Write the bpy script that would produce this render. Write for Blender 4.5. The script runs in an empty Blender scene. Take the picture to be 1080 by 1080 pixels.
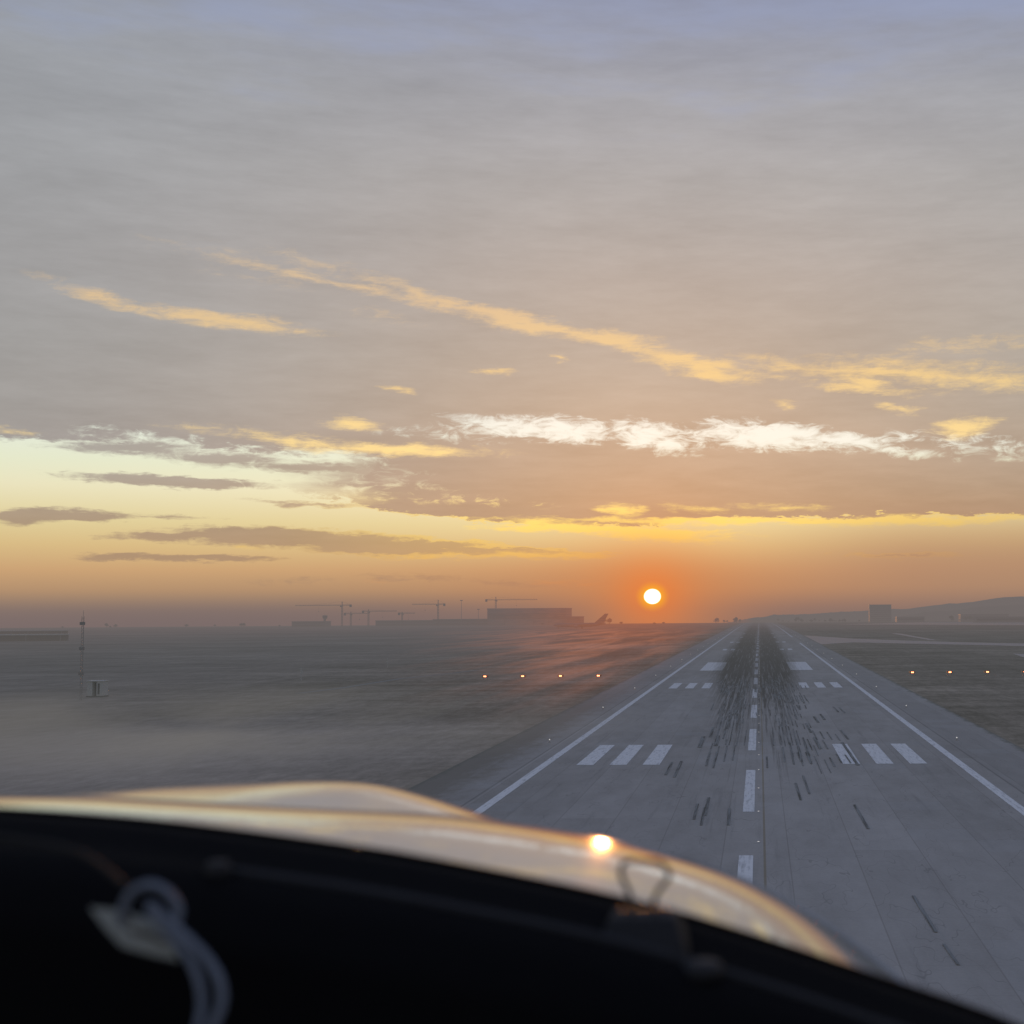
import bpy, bmesh, math, random
from math import radians, sin, cos, pi, atan2, sqrt, exp
from mathutils import Vector, Matrix, Euler

random.seed(11)
scene = bpy.context.scene
COL = scene.collection

# ------------------------------------------------------------------ constants
EYE = Vector((1.05, 0.0, 16.4))            # pilot's eye above the runway threshold
SUN_AZ, SUN_EL = -4.46, 0.70               # degrees; azimuth from the runway heading, + to the right
GOLD = [(-26.191, 12.124, 2.545, 0.347, -0.21, 0.8), (-21.685, 11.593, 3.746, 0.397, -0.069, 1.0), (-21.841, 14.03, 2.975, 0.595, -0.041, 0.35), (-20.495, 13.295, 2.699, 0.595, -0.099, 0.3), (-17.948, 13.937, 2.845, 0.546, -0.232, 0.5), (-14.169, 12.972, 2.985, 0.446, -0.294, 0.8), (-10.089, 12.04, 3.213, 0.496, -0.17, 1.0), (-6.137, 11.334, 2.748, 0.446, -0.15, 1.1), (-2.748, 10.329, 2.56, 0.595, -0.253, 1.0), (-2.149, 10.034, 2.263, 0.397, -0.167, 0.9), (1.254, 10.331, 2.496, 0.446, -0.133, 0.7), (4.626, 9.464, 1.782, 0.347, -0.286, 1.0), (6.946, 9.841, 5.595, 0.744, -0.097, 0.75), (9.88, 9.404, 3.346, 0.546, -0.09, 0.8), (9.144, 10.971, 3.364, 0.496, 0.007, 0.5), (-11.169, 10.003, 0.847, 0.198, -0.063, 0.9), (-14.626, 9.125, 0.59, 0.198, -0.052, 0.8), (-8.168, 10.639, 0.446, 0.198, -0.149, 0.7), (-15.691, 12.144, 1.89, 0.397, -0.117, 0.35), (1.279, 8.667, 0.549, 0.248, -0.148, 0.6), (5.736, 8.44, 1.069, 0.248, -0.208, 0.8), (8.705, 7.535, 1.355, 0.496, 0.112, 1.1), (6.523, 10.753, 1.346, 0.347, -0.105, 0.4), (-18.712, 6.996, 4.761, 0.298, -0.088, 0.75), (-15.033, 6.682, 3.972, 0.298, -0.004, 1.0), (-16.673, 7.705, 1.501, 0.347, -0.019, 0.9), (-28.84, 6.997, 0.783, 0.198, -0.001, 0.6), (-7.92, 3.615, 1.95, 0.298, -0.063, 1.2), (-4.173, 3.249, 2.704, 0.347, -0.05, 1.3), (-9.096, 3.831, 1.456, 0.248, -0.065, 1.0), (-0.801, 3.799, 3.938, 0.198, 0.004, 1.1), (7.027, 3.751, 5.771, 0.248, 0.004, 1.0), (-5.717, 4.285, 0.794, 0.347, -0.157, 0.9), (-2.583, 4.37, 2.22, 0.248, -0.05, 0.6), (1.189, 4.378, 2.461, 0.248, -0.051, 0.55), (-9.177, 2.435, 3.259, 0.198, -0.009, 1.0), (-13.315, 2.397, 2.827, 0.149, -0.007, 0.7), (-8.604, 1.316, 1.339, 0.149, -0.114, 0.6), (-7.334, 1.311, 1.22, 0.149, -0.085, 0.5), (-15.393, 1.376, 1.159, 0.198, -0.043, 0.35), (5.488, 2.273, 2.905, 0.149, -0.029, 0.35), (-20.863, 2.723, 1.537, 0.149, -0.051, 0.4), (-17.834, 13.376, 6.526, 0.248, -0.164, 0.75), (-9.831, 12.128, 7.467, 0.298, -0.214, 1.1), (-3.144, 10.593, 4.042, 0.347, -0.195, 1.0), (5.938, 9.87, 7.31, 0.347, -0.069, 0.9), (-6.324, 3.466, 5.372, 0.174, -0.03, 1.35), (1.689, 3.825, 11.922, 0.149, -0.009, 1.25), (4.421, 9.27, 2.466, 0.248, -0.112, 0.9)]
WHITE = [(-10.466, 7.736, 2.662, 0.546, -0.059, 1.0), (-7.924, 7.609, 1.964, 0.645, -0.092, 1.1), (-4.755, 7.582, 1.979, 0.546, -0.074, 1.0), (-3.961, 7.107, 1.99, 0.546, -0.125, 0.9), (0.225, 7.392, 3.216, 0.744, -0.057, 1.2), (3.203, 7.116, 2.462, 0.546, -0.077, 1.0), (5.954, 6.629, 2.439, 0.397, -0.102, 0.8), (8.288, 7.036, 3.369, 0.446, -0.086, 0.5), (9.829, 6.489, 2.382, 0.397, -0.091, 0.5), (-4.954, 8.017, 1.249, 0.298, -0.156, 0.4), (-24.732, 6.924, 2.309, 0.397, -0.064, 0.75), (-17.848, 6.377, 2.281, 0.446, -0.048, 0.8), (-26.242, 6.806, 1.635, 0.248, 0.046, 0.35), (-12.977, 7.366, 2.381, 0.446, -0.052, 0.4), (-16.719, 5.158, 2.782, 0.595, -0.12, 0.45), (-15.047, 5.493, 2.581, 0.595, -0.096, 0.35), (-11.802, 4.717, 2.868, 0.347, -0.043, 0.25)]
DARK = [(-22.571, 3.186, 3.643, 0.298, 0.039, 1.0), (-18.827, 3.109, 4.93, 0.595, -0.019, 1.25), (-15.176, 2.775, 4.178, 0.546, -0.013, 1.2), (-10.427, 2.571, 4.078, 0.298, -0.024, 1.0), (-25.135, 2.297, 2.064, 0.248, 0.02, 1.0), (-22.063, 2.266, 2.587, 0.248, -0.011, 1.0), (-23.466, 5.262, 3.826, 0.347, -0.031, 1.15), (-21.598, 5.172, 2.399, 0.298, -0.033, 0.8), (-27.597, 3.852, 2.983, 0.397, -0.005, 1.2), (-28.429, 3.641, 1.176, 0.446, 0.005, 0.8), (-23.314, 3.821, 1.914, 0.198, -0.017, 0.5), (5.977, 2.326, 2.778, 0.198, -0.021, 0.7), (-14.447, 1.528, 2.336, 0.347, -0.042, 0.45), (-9.459, 1.26, 3.852, 0.298, -0.023, 0.4), (-21.948, 6.236, 3.259, 0.496, -0.024, 0.8), (-18.169, 5.906, 4.081, 0.496, -0.017, 0.8), (-24.862, 6.46, 3.336, 0.496, -0.0, 0.8), (-0.009, 4.026, 4.918, 0.298, 0.001, 0.5), (-18.171, 4.468, 3.171, 0.198, -0.036, 0.6), (-18.304, 1.359, 3.374, 0.347, 0.006, 0.3)]
DECK_EDGE = [(-29.462, 6.649), (-25.589, 6.621), (-19.325, 6.474), (-14.883, 6.196), (-11.054, 6.095), (-6.348, 6.202), (-1.576, 6.268), (3.988, 6.199), (10.974, 5.876)]
BAND_TOP = [(-22.834, 4.811), (-19.312, 5.645), (-14.886, 6.504), (-11.059, 7.188), (-7.138, 7.145), (-3.964, 6.754), (3.996, 6.751), (10.986, 6.417)]
BAND_BASE = [(-22.845, 5.365), (-20.024, 5.176), (-17.843, 4.764), (-14.485, 4.116), (-10.267, 3.751), (-6.351, 3.595), (-1.593, 3.85), (3.954, 3.871), (10.928, 3.902)]


def lin(r, g, b):
    def f(c):
        c /= 255.0
        return c / 12.92 if c <= 0.04045 else ((c + 0.055) / 1.055) ** 2.4
    return (f(r), f(g), f(b), 1.0)

# ------------------------------------------------------------------ node helpers
class NT:
    def __init__(s, tree):
        s.t = tree
        s.n = tree.nodes
        s.l = tree.links
    def new(s, typ, **kw):
        n = s.n.new(typ)
        for k, v in kw.items():
            setattr(n, k, v)
        return n
    def put(s, sock, v):
        if hasattr(v, 'is_output') or isinstance(v, bpy.types.NodeSocket):
            s.l.new(v, sock)
        else:
            sock.default_value = v
    def m(s, op, a, b=None, c=None, clamp=False):
        n = s.new('ShaderNodeMath', operation=op, use_clamp=clamp)
        s.put(n.inputs[0], a)
        if b is not None: s.put(n.inputs[1], b)
        if c is not None: s.put(n.inputs[2], c)
        return n.outputs[0]
    def add(s, a, b): return s.m('ADD', a, b)
    def sub(s, a, b): return s.m('SUBTRACT', a, b)
    def mul(s, a, b): return s.m('MULTIPLY', a, b)
    def mx(s, a, b): return s.m('MAXIMUM', a, b)
    def mn(s, a, b): return s.m('MINIMUM', a, b)
    def step(s, v, lo, hi, o0=0.0, o1=1.0):
        n = s.new('ShaderNodeMapRange', interpolation_type='SMOOTHSTEP')
        s.put(n.inputs['Value'], v); s.put(n.inputs['From Min'], lo); s.put(n.inputs['From Max'], hi)
        s.put(n.inputs['To Min'], o0); s.put(n.inputs['To Max'], o1)
        return n.outputs[0]
    def gauss(s, v, c, w):                 # exp(-((v-c)/w)^2)
        d = s.m('DIVIDE', s.sub(v, c), w)
        return s.m('POWER', 2.71828, s.mul(s.mul(d, d), -1.0))
    def xyz(s, x, y, z=0.0):
        n = s.new('ShaderNodeCombineXYZ')
        s.put(n.inputs[0], x); s.put(n.inputs[1], y); s.put(n.inputs[2], z)
        return n.outputs[0]
    def sep(s, v):
        n = s.new('ShaderNodeSeparateXYZ'); s.l.new(v, n.inputs[0]); return n.outputs
    def noise(s, vec, scale=1.0, detail=4.0, rough=0.55, dist=0.0):
        n = s.new('ShaderNodeTexNoise')
        s.l.new(vec, n.inputs['Vector'])
        n.inputs['Scale'].default_value = scale; n.inputs['Detail'].default_value = detail
        n.inputs['Roughness'].default_value = rough; n.inputs['Distortion'].default_value = dist
        return n.outputs[0]
    def vscale(s, v, x, y, z=1.0, ox=0.0, oy=0.0, oz=0.0):
        n = s.new('ShaderNodeMapping')
        s.l.new(v, n.inputs[0]); n.inputs['Scale'].default_value = (x, y, z); n.inputs['Location'].default_value = (ox, oy, oz)
        return n.outputs[0]
    def ramp(s, v, stops, interp='LINEAR'):
        n = s.new('ShaderNodeValToRGB')
        r = n.color_ramp; r.interpolation = interp
        while len(r.elements) < len(stops): r.elements.new(0.5)
        for e, (p, c) in zip(r.elements, stops):
            e.position = p; e.color = c
        s.put(n.inputs[0], v)
        return n.outputs[0]
    def mix(s, f, a, b, mode='MIX'):
        n = s.new('ShaderNodeMix', data_type='RGBA', blend_type=mode)
        s.put(n.inputs[0], f); s.put(n.inputs[6], a); s.put(n.inputs[7], b)
        return n.outputs[2]
    def curve(s, v, pts, lo, hi, vlo, vhi):
        """piecewise function through pts, input range lo..hi, output range vlo..vhi"""
        t = s.new('ShaderNodeMapRange')
        s.put(t.inputs[0], v); t.inputs[1].default_value = lo; t.inputs[2].default_value = hi
        n = s.new('ShaderNodeFloatCurve')
        c = n.mapping.curves[0]
        P = [((x - lo) / (hi - lo), (y - vlo) / (vhi - vlo)) for x, y in pts]
        P = [(0.0, P[0][1])] + P + [(1.0, P[-1][1])]
        while len(c.points) < len(P): c.points.new(0.5, 0.5)
        for p, q in zip(c.points, P): p.location = q
        n.mapping.update()
        s.l.new(t.outputs[0], n.inputs['Value'])
        return s.add(s.mul(n.outputs[0], vhi - vlo), vlo)

# ------------------------------------------------------------------ world: dusk sky with cloud deck and low sun
def build_world():
    w = bpy.data.worlds.new("World"); scene.world = w; w.use_nodes = True
    w.node_tree.nodes.clear()
    s = NT(w.node_tree)
    tc = s.new('ShaderNodeTexCoord')
    nv = s.new('ShaderNodeVectorMath', operation='NORMALIZE'); s.l.new(tc.outputs['Generated'], nv.inputs[0])
    d = nv.outputs[0]
    x, y, z = s.sep(d)[0:3]
    A = s.mul(s.m('ARCTAN2', x, y), 180 / pi)
    E = s.mul(s.m('ARCSINE', z), 180 / pi)
    AE = s.xyz(A, E, 0)
    # ragged noise fields in azimuth/elevation, streaked along the horizon
    n1 = s.sub(s.noise(s.vscale(AE, .28, 1.5), 1, 6, .6), .5)
    n2 = s.sub(s.noise(s.vscale(AE, .9, 4.2, 1, 7, 3), 1, 5, .62), .5)
    n3 = s.sub(s.noise(s.vscale(AE, .12, .55, 1, 3, 9), 1, 5, .55), .5)
    n4 = s.sub(s.noise(s.vscale(AE, 2.6, 9.0, 1, 1, 5), 1, 4, .6), .5)
    Ew = s.add(E, s.add(s.mul(n1, 1.1), s.mul(n2, .55)))
    Aw = s.add(A, s.mul(s.sub(s.noise(s.vscale(AE, .35, 1.8, 1, 20, 0), 1, 4, .55), .5), 3.0))
    Ew2 = s.add(E, s.add(s.mul(n1, .55), s.add(s.mul(n2, .38), s.mul(n4, .10))))
    AEw = s.xyz(Aw, Ew2, 0)
    # clear air colour by elevation
    def e2(q): return (646 - q) / 25.2 / 30.0 + .1      # sky height -> ramp position
    Er = s.m('MULTIPLY_ADD', E, 1 / 30.0, .1)
    clear = s.ramp(Er, [(e2(720), lin(100, 96, 96)), (e2(655), lin(112, 104, 104)), (e2(640), lin(134, 115, 106)), (e2(620), lin(180, 143, 109)),
                        (e2(600), lin(207, 165, 118)), (e2(576), lin(220, 192, 136)), (e2(553), lin(224, 210, 158)), (e2(520), lin(228, 224, 190)),
                        (e2(495), lin(222, 228, 202)), (e2(470), lin(220, 229, 214)), (e2(430), lin(215, 226, 226)), (e2(300), lin(190, 205, 222)), (e2(50), lin(130, 150, 190))])
    deck = s.ramp(Er, [(e2(640), lin(150, 120, 104)), (e2(590), lin(176, 144, 114)), (e2(560), lin(168, 142, 117)), (e2(530), lin(174, 150, 126)), (e2(490), lin(170, 154, 137)),
                       (e2(440), lin(168, 158, 145)), (e2(380), lin(167, 160, 150)), (e2(300), lin(168, 161, 154)), (e2(200), lin(166, 163, 160)), (e2(120), lin(158, 158, 161)),
                       (e2(60), lin(148, 151, 163)), (e2(0), lin(137, 143, 165)), (1.0, lin(122, 136, 172))])
    # the left of the sky is cooler, the side towards the sun warmer
    coolL = s.step(A, -30, -6, 1, 0)
    deck = s.mix(s.mul(s.mul(coolL, s.step(E, 2, 7)), .6), deck, lin(146, 149, 152))
    warm = s.mul(s.gauss(A, -1.0, 11.0), s.gauss(E, 6.5, 6.5))
    deck = s.mix(s.mul(warm, .12), deck, lin(184, 156, 128))
    deck = s.mix(1.0, deck, (.915, .945, 1.0, 1), 'MULTIPLY')
    # soft mottling of the deck, ripples in cloud-plane perspective
    zz = s.add(s.m('MAXIMUM', z, 0.0), .10)
    ripple = s.sub(s.noise(s.vscale(s.xyz(s.m('DIVIDE', x, zz), s.m('DIVIDE', y, zz), 0), 2.2, 3.4, 1), 1, 7, .62, .6), .5)
    deckf = s.add(1.0, s.add(s.mul(n3, .34), s.add(s.mul(n1, .20), s.add(s.mul(n2, .12), s.mul(ripple, .22)))))
    deck = s.mix(1.0, deck, s.xyz(deckf, deckf, deckf), 'MULTIPLY')
    bl = s.mul(s.step(s.add(E, s.mul(n3, 16)), 21, 27), .55)
    deck = s.mix(bl, deck, lin(138, 150, 182))

    def blobs(lst, amp):
        acc = None
        for (a, e, L, T, ang, st) in lst:
            mp = s.new('ShaderNodeMapping', vector_type='TEXTURE')
            s.l.new(AEw, mp.inputs[0])
            mp.inputs['Location'].default_value = (a, e, 0); mp.inputs['Rotation'].default_value = (0, 0, ang)
            mp.inputs['Scale'].default_value = (L * 1.42, T * amp, 1)
            g = s.new('ShaderNodeTexGradient', gradient_type='SPHERICAL'); s.l.new(mp.outputs[0], g.inputs[0])
            v = s.mul(g.outputs[1], st)
            acc = v if acc is None else s.mx(acc, v)
        return acc
    n5 = s.sub(s.noise(s.vscale(AE, 1.1, 13.0, 1, 11, 2), 1, 5, .65), .5)
    n6 = s.sub(s.noise(s.vscale(AE, .45, 2.6, 1, 31, 8), 1, 7, .68), .5)
    n8 = s.sub(s.noise(s.vscale(AE, .95, 2.3, 1, 13, 5), 1, 9, .66, .9), .5)
    gb, wb, db = blobs(GOLD, 1.35), blobs(WHITE, 1.12), blobs(DARK, .85)
    gold = s.step(s.add(gb, s.add(s.mul(n6, 1.0), s.add(s.mul(n5, .35), s.mul(n8, 1.0)))), .12, .98)
    white = s.step(s.add(wb, s.add(s.mul(n6, .9), s.add(s.mul(n8, 2.4), s.mul(n4, .2)))), .12, 1.05)
    dark = s.step(s.add(db, s.add(s.mul(n6, .5), s.add(s.mul(n5, .2), s.mul(n8, .8)))), .12, .60)
    gold = s.mul(gold, s.step(gb, 0, .30)); white = s.mul(white, s.step(wb, 0, .2)); dark = s.mul(dark, s.step(db, 0, .1))
    # cloud masks
    n8b = s.sub(s.noise(s.vscale(AE, .8, 2.2, 1, 43, 15), 1, 9, .66, .7), .5)
    Eb = s.add(E, s.add(s.mul(n1, .9), s.add(s.mul(n2, .75), s.mul(n4, .25))))
    Eb = s.add(Eb, s.mul(n8b, 1.1))
    m_deck = s.step(s.sub(Eb, s.curve(A, DECK_EDGE, -40, 20, 0, 15)), -.12, .22)
    top = s.curve(A, BAND_TOP, -40, 20, 0, 15)
    base = s.curve(A, BAND_BASE, -40, 20, 0, 15)
    Ebb = s.add(E, s.add(s.mul(n1, .40), s.add(s.mul(n2, .65), s.mul(n4, .28))))
    Ebb = s.add(Ebb, s.mul(n8b, .9))
    m_band = s.mul(s.step(s.sub(top, Eb), -.45, -.1), s.step(s.sub(Ebb, base), -.05, .12))
    m_band = s.mul(m_band, s.step(s.add(A, s.mul(n1, 8)), -21, -15))
    m = s.mx(m_deck, m_band)
    m = s.mul(m, s.sub(1.0, white))
    m = s.mx(m, s.mul(dark, .9))
    m = s.mul(m, s.step(E, .2, 1.6))
    col = s.mix(m, clear, deck)
    # bright gap stays whiter
    gap = s.mul(white, s.mul(s.step(E, 6.1, 7.2), s.step(A, -14, -9)))
    col = s.mix(s.mul(gap, .85), col, lin(235, 237, 229))
    lining = s.mul(s.mul(s.mul(m, s.sub(1.0, m)), 4.0), s.mul(s.step(E, 1.2, 2.6), s.step(E, 5.6, 4.2)))
    lining = s.mul(lining, s.step(A, -22, -10))
    goldc = s.ramp(Er, [(e2(615), lin(214, 150, 98)), (e2(585), lin(242, 196, 105)), (e2(555), lin(255, 224, 118)), (e2(520), lin(250, 220, 140)), (e2(470), lin(240, 212, 148)), (e2(400), lin(224, 194, 138)), (e2(330), lin(210, 182, 144)), (e2(260), lin(194, 176, 152))])
    col = s.mix(s.mul(lining, .75), col, goldc)
    col = s.mix(s.mn(gold, 1.0), col, goldc)
    # haze and glow round the sun
    da = s.sub(A, SUN_AZ); de = s.sub(E, SUN_EL)
    r = s.m('SQRT', s.add(s.mul(da, da), s.mul(s.mul(de, de), 1.25)))
    rw = s.m('SQRT', s.add(s.mul(s.mul(da, da), .30), s.mul(de, de)))
    low = s.step(E, 3.6, 1.2)
    right = s.mul(s.step(A, -2.5, 7.0), s.step(E, 5.4, 1.8))
    col = s.mix(s.mul(right, .74), col, lin(168, 129, 106))
    col = s.mix(s.mul(s.step(E, 5.5, 2.5), .15), col, lin(176, 150, 122))
    col = s.mix(s.mul(s.mul(s.gauss(rw, 0, 4.8), low), .62), col, lin(200, 132, 88))
    col = s.mix(s.mul(s.gauss(r, 0, 3.4), .42), col, lin(226, 132, 62))
    col = s.mix(s.mul(s.gauss(r, 0, 1.45), .60), col, lin(245, 126, 48))
    # purple-grey murk low down
    murk = s.mul(s.step(E, 1.15, -.35), s.sub(1.0, s.mul(s.gauss(da, 0, 4.5), .85)))
    col = s.mix(s.mul(murk, .75), col, lin(122, 106, 105))
    # the sun's disc
    disc = s.step(r, .38, .22)
    rim = s.step(r, .78, .26)
    col = s.mix(s.mul(rim, .85), col, lin(255, 170, 40))
    em = s.mix(disc, col, (9.0, 7.6, 4.2, 1))
    bg = s.new('ShaderNodeBackground'); s.l.new(em, bg.inputs[0]); bg.inputs[1].default_value = 1.0
    sky = s.new('ShaderNodeTexSky', sky_type='NISHITA')
    sky.sun_disc = False; sky.sun_elevation = radians(SUN_EL); sky.sun_rotation = radians(SUN_AZ)
    sky.air_density = 1.0; sky.dust_density = 6.0
    bg2 = s.new('ShaderNodeBackground'); s.l.new(sky.outputs[0], bg2.inputs[0]); bg2.inputs[1].default_value = 0.05; sky.altitude = 0
    ad = s.new('ShaderNodeAddShader'); s.l.new(bg.outputs[0], ad.inputs[0]); s.l.new(bg2.outputs[0], ad.inputs[1])
    out = s.new('ShaderNodeOutputWorld'); s.l.new(ad.outputs[0], out.inputs[0])
    w.cycles.sampling_method = 'MANUAL'; w.cycles.sample_map_resolution = 1024
build_world()

# ------------------------------------------------------------------ haze painted into the materials as emission, stronger with distance
def haze_group():
    g = bpy.data.node_groups.new('PaintedHaze', 'ShaderNodeTree')
    g.interface.new_socket('Shader', in_out='INPUT', socket_type='NodeSocketShader')
    g.interface.new_socket('Shader', in_out='OUTPUT', socket_type='NodeSocketShader')
    s = NT(g)
    gi = s.new('NodeGroupInput'); go = s.new('NodeGroupOutput')
    geo = s.new('ShaderNodeNewGeometry')
    px, py, pz = s.sep(geo.outputs['Position'])[0:3]
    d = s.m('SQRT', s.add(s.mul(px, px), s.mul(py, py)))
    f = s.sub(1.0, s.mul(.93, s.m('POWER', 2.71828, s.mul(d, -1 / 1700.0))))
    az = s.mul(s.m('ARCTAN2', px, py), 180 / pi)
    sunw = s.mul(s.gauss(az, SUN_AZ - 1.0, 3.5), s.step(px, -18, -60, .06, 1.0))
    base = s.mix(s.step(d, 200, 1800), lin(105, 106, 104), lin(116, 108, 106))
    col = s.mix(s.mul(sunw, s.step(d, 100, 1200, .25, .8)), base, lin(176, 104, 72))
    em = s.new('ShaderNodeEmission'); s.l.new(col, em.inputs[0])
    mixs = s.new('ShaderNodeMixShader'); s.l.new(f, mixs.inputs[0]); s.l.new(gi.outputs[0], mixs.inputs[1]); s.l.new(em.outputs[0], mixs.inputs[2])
    # windscreen flare below the sun, painted onto surfaces as orange emission streaks
    flare_streak = s.noise(s.vscale(geo.outputs['Position'], .055, .0045, 1, 3, 3), 1, 4, .6, .5)
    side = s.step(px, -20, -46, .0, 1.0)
    glow = s.mul(s.mul(s.gauss(az, SUN_AZ - 2.6, 4.2), s.mul(s.step(d, 130, 460), s.step(d, 1700, 1000, .25, 1.0))), s.mul(side, s.step(flare_streak, .36, .68, .03, .19)))
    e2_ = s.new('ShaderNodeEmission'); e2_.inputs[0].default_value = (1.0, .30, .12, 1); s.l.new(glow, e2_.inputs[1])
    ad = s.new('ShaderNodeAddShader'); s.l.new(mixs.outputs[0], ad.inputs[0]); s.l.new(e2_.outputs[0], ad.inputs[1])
    s.l.new(ad.outputs[0], go.inputs[0])
    return g
HAZE = haze_group()

MATS = {}
def material(name, color=None, rough=.7, metal=0.0, spec=.3, haze=True, build=None, emit=None):
    if name in MATS: return MATS[name]
    m = bpy.data.materials.new(name); m.use_nodes = True
    s = NT(m.node_tree); s.n.clear()
    out = s.new('ShaderNodeOutputMaterial')
    b = s.new('ShaderNodeBsdfPrincipled')
    b.inputs['Roughness'].default_value = rough; b.inputs['Metallic'].default_value = metal; b.inputs['Specular IOR Level'].default_value = spec
    if color is not None:
        tc = s.new('ShaderNodeTexCoord')
        n = s.noise(tc.outputs['Object'], 3.0 if haze else 60.0, 4, .6)
        c = (*color, 1)
        dk = tuple(v * .8 for v in color) + (1,)
        s.l.new(s.mix(n, dk, tuple(min(v * 1.15, 1) for v in color) + (1,)), b.inputs['Base Color'])
    if build: build(s, b)
    if emit:
        b.inputs['Emission Color'].default_value = (*emit[0], 1); b.inputs['Emission Strength'].default_value = emit[1]
    sh = b.outputs[0]
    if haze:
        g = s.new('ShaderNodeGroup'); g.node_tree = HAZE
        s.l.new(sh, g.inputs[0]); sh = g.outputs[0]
    s.l.new(sh, out.inputs[0])
    MATS[name] = m
    return m

def wpos(s):
    return s.new('ShaderNodeNewGeometry').outputs['Position']

def rubber(s, P):
    """how much tyre rubber covers the concrete at a world position"""
    x, y, z = s.sep(P)[0:3]
    ax = s.m('ABSOLUTE', s.add(x, .2))
    st = s.noise(s.vscale(P, 1.9, .016, 1), 1, 5, .75)
    st2 = s.noise(s.vscale(P, .5, .004, 1, 4, 2), 1, 3, .6)
    sc = s.sub(st, .5)
    prof = s.step(s.add(ax, s.mul(sc, 16)), s.step(y, 180, 450, 4.5, 8.0), s.step(y, 180, 450, 8.5, 14.5), 1, 0)
    prof = s.mul(prof, s.step(ax, .3, 3.0, .55, 1.0))
    along = s.mul(s.step(s.add(y, s.mul(sc, 560)), 150, 360), s.step(y, 2200, 900, .45, 1))
    k = s.mul(prof, along)
    k = s.mul(k, s.m('MULTIPLY_ADD', sc, 3.4, .80, clamp=True))
    return s.m('MULTIPLY', s.mul(k, s.m('MULTIPLY_ADD', st2, .5, .75)), 1.45, clamp=True)

def concrete_nodes(s, b):
    P = wpos(s)
    x, y, z = s.sep(P)[0:3]
    big = s.noise(s.vscale(P, .05, .012, 1), 1, 5, .6)
    mid = s.noise(s.vscale(P, .35, .10, 1), 1, 6, .65)
    fine = s.noise(P, 6, 4, .7)
    lane = s.m('FLOOR', s.m('DIVIDE', s.add(x, 1.6), 4.5))
    slabrow = s.m('FLOOR', s.m('DIVIDE', s.add(y, s.mul(lane, 37.0)), 170.0))
    wn = s.new('ShaderNodeTexWhiteNoise', noise_dimensions='3D'); s.l.new(s.xyz(lane, s.mul(slabrow, 1), 0), wn.inputs[0])
    c = s.ramp(s.add(s.mul(big, .45), s.add(s.mul(mid, .35), s.mul(fine, .2))), [(.36, (.245, .238, .226, 1)), (.5, (.318, .309, .296, 1)), (.64, (.382, .371, .355, 1))])
    lf = s.m('MULTIPLY_ADD', wn.outputs[0], .16, .92)
    c = s.mix(1.0, c, s.xyz(lf, lf, lf), 'MULTIPLY')
    # paving joints
    jx = s.m('ABSOLUTE', s.sub(s.m('FRACT', s.m('DIVIDE', s.add(x, 1.6), 4.5)), .5))
    joint = s.step(jx, .488, .496)
    jy = s.m('ABSOLUTE', s.sub(s.m('FRACT', s.m('DIVIDE', y, 5.0)), .5))
    joint2 = s.step(jy, .488, .497)
    fade = s.step(y, 420, 90)
    c = s.mix(s.mul(s.add(s.mul(joint, .34), s.mul(joint2, .12)), fade), c, (.11, .10, .095, 1))
    # ochre sealant beside the centre line, dark drain beside the side stripe
    cl = s.step(s.m('ABSOLUTE', s.sub(x, 1.25)), .11, .05)
    c = s.mix(s.mul(cl, .55), c, (.17, .13, .06, 1))
    dr = s.step(s.m('ABSOLUTE', s.sub(s.m('ABSOLUTE', x), 24.6)), .16, .08)
    c = s.mix(s.mul(dr, .5), c, (.09, .09, .095, 1))
    # shoulders
    shd = s.step(s.m('ABSOLUTE', x), 24.5, 24.8)
    c = s.mix(s.mul(shd, .35), c, (.235, .23, .225, 1))
    # worn tracks and stains
    stn = s.step(s.noise(s.vscale(P, .8, .03, 1, 9, 9), 1, 5, .65), .56, .75)
    c = s.mix(s.mul(stn, .34), c, (.12, .125, .13, 1))
    crk = s.step(s.m('ABSOLUTE', s.sub(s.noise(s.vscale(P, .30, .09, 1, 2, 2), 1, 3, .5), .5)), .0035, .001)
    c = s.mix(s.mul(s.mul(crk, .30), fade), c, (.08, .08, .085, 1))
    pn = s.new('ShaderNodeTexWhiteNoise', noise_dimensions='3D'); s.l.new(s.xyz(s.m('FLOOR', s.m('DIVIDE', s.add(x, 1.6), 4.5)), s.m('FLOOR', s.m('DIVIDE', y, 5.0)), 3.0), pn.inputs[0])
    c = s.mix(s.mul(s.step(pn.outputs[0], .93, .95), .14), c, (.36, .38, .39, 1))
    # near left shoulder painted darker for the windscreen veil, grass creeping over both edges
    en = s.noise(s.vscale(P, .5, .2, 1, 7, 7), 1, 6, .7)
    veil_tint = s.mul(s.step(s.add(x, s.mul(s.sub(en, .5), 9)), -24.5, -30), s.step(y, 420, 150))
    c = s.mix(s.mul(veil_tint, .75), c, (.15, .135, .112, 1))
    edg = s.step(s.add(s.m('ABSOLUTE', x), s.mul(s.sub(en, .5), 3.4)), 31.2, 32.3)
    c = s.mix(s.mul(edg, .85), c, (.13, .135, .115, 1))
    oc = s.mul(s.gauss(x, -2.0, 3.2), s.mul(s.gauss(y, 500, 90), s.step(s.noise(s.vscale(P, .4, .03, 1), 1, 3, .6), .35, .65)))
    c = s.mix(s.mul(rubber(s, P), .80), c, (.022, .022, .022, 1))
    c = s.mix(s.mul(oc, .10), c, (.20, .165, .12, 1))
    s.l.new(c, b.inputs['Base Color'])
    b.inputs['Roughness'].default_value = .9
    b.inputs['Specular IOR Level'].default_value = 0.0

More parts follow.
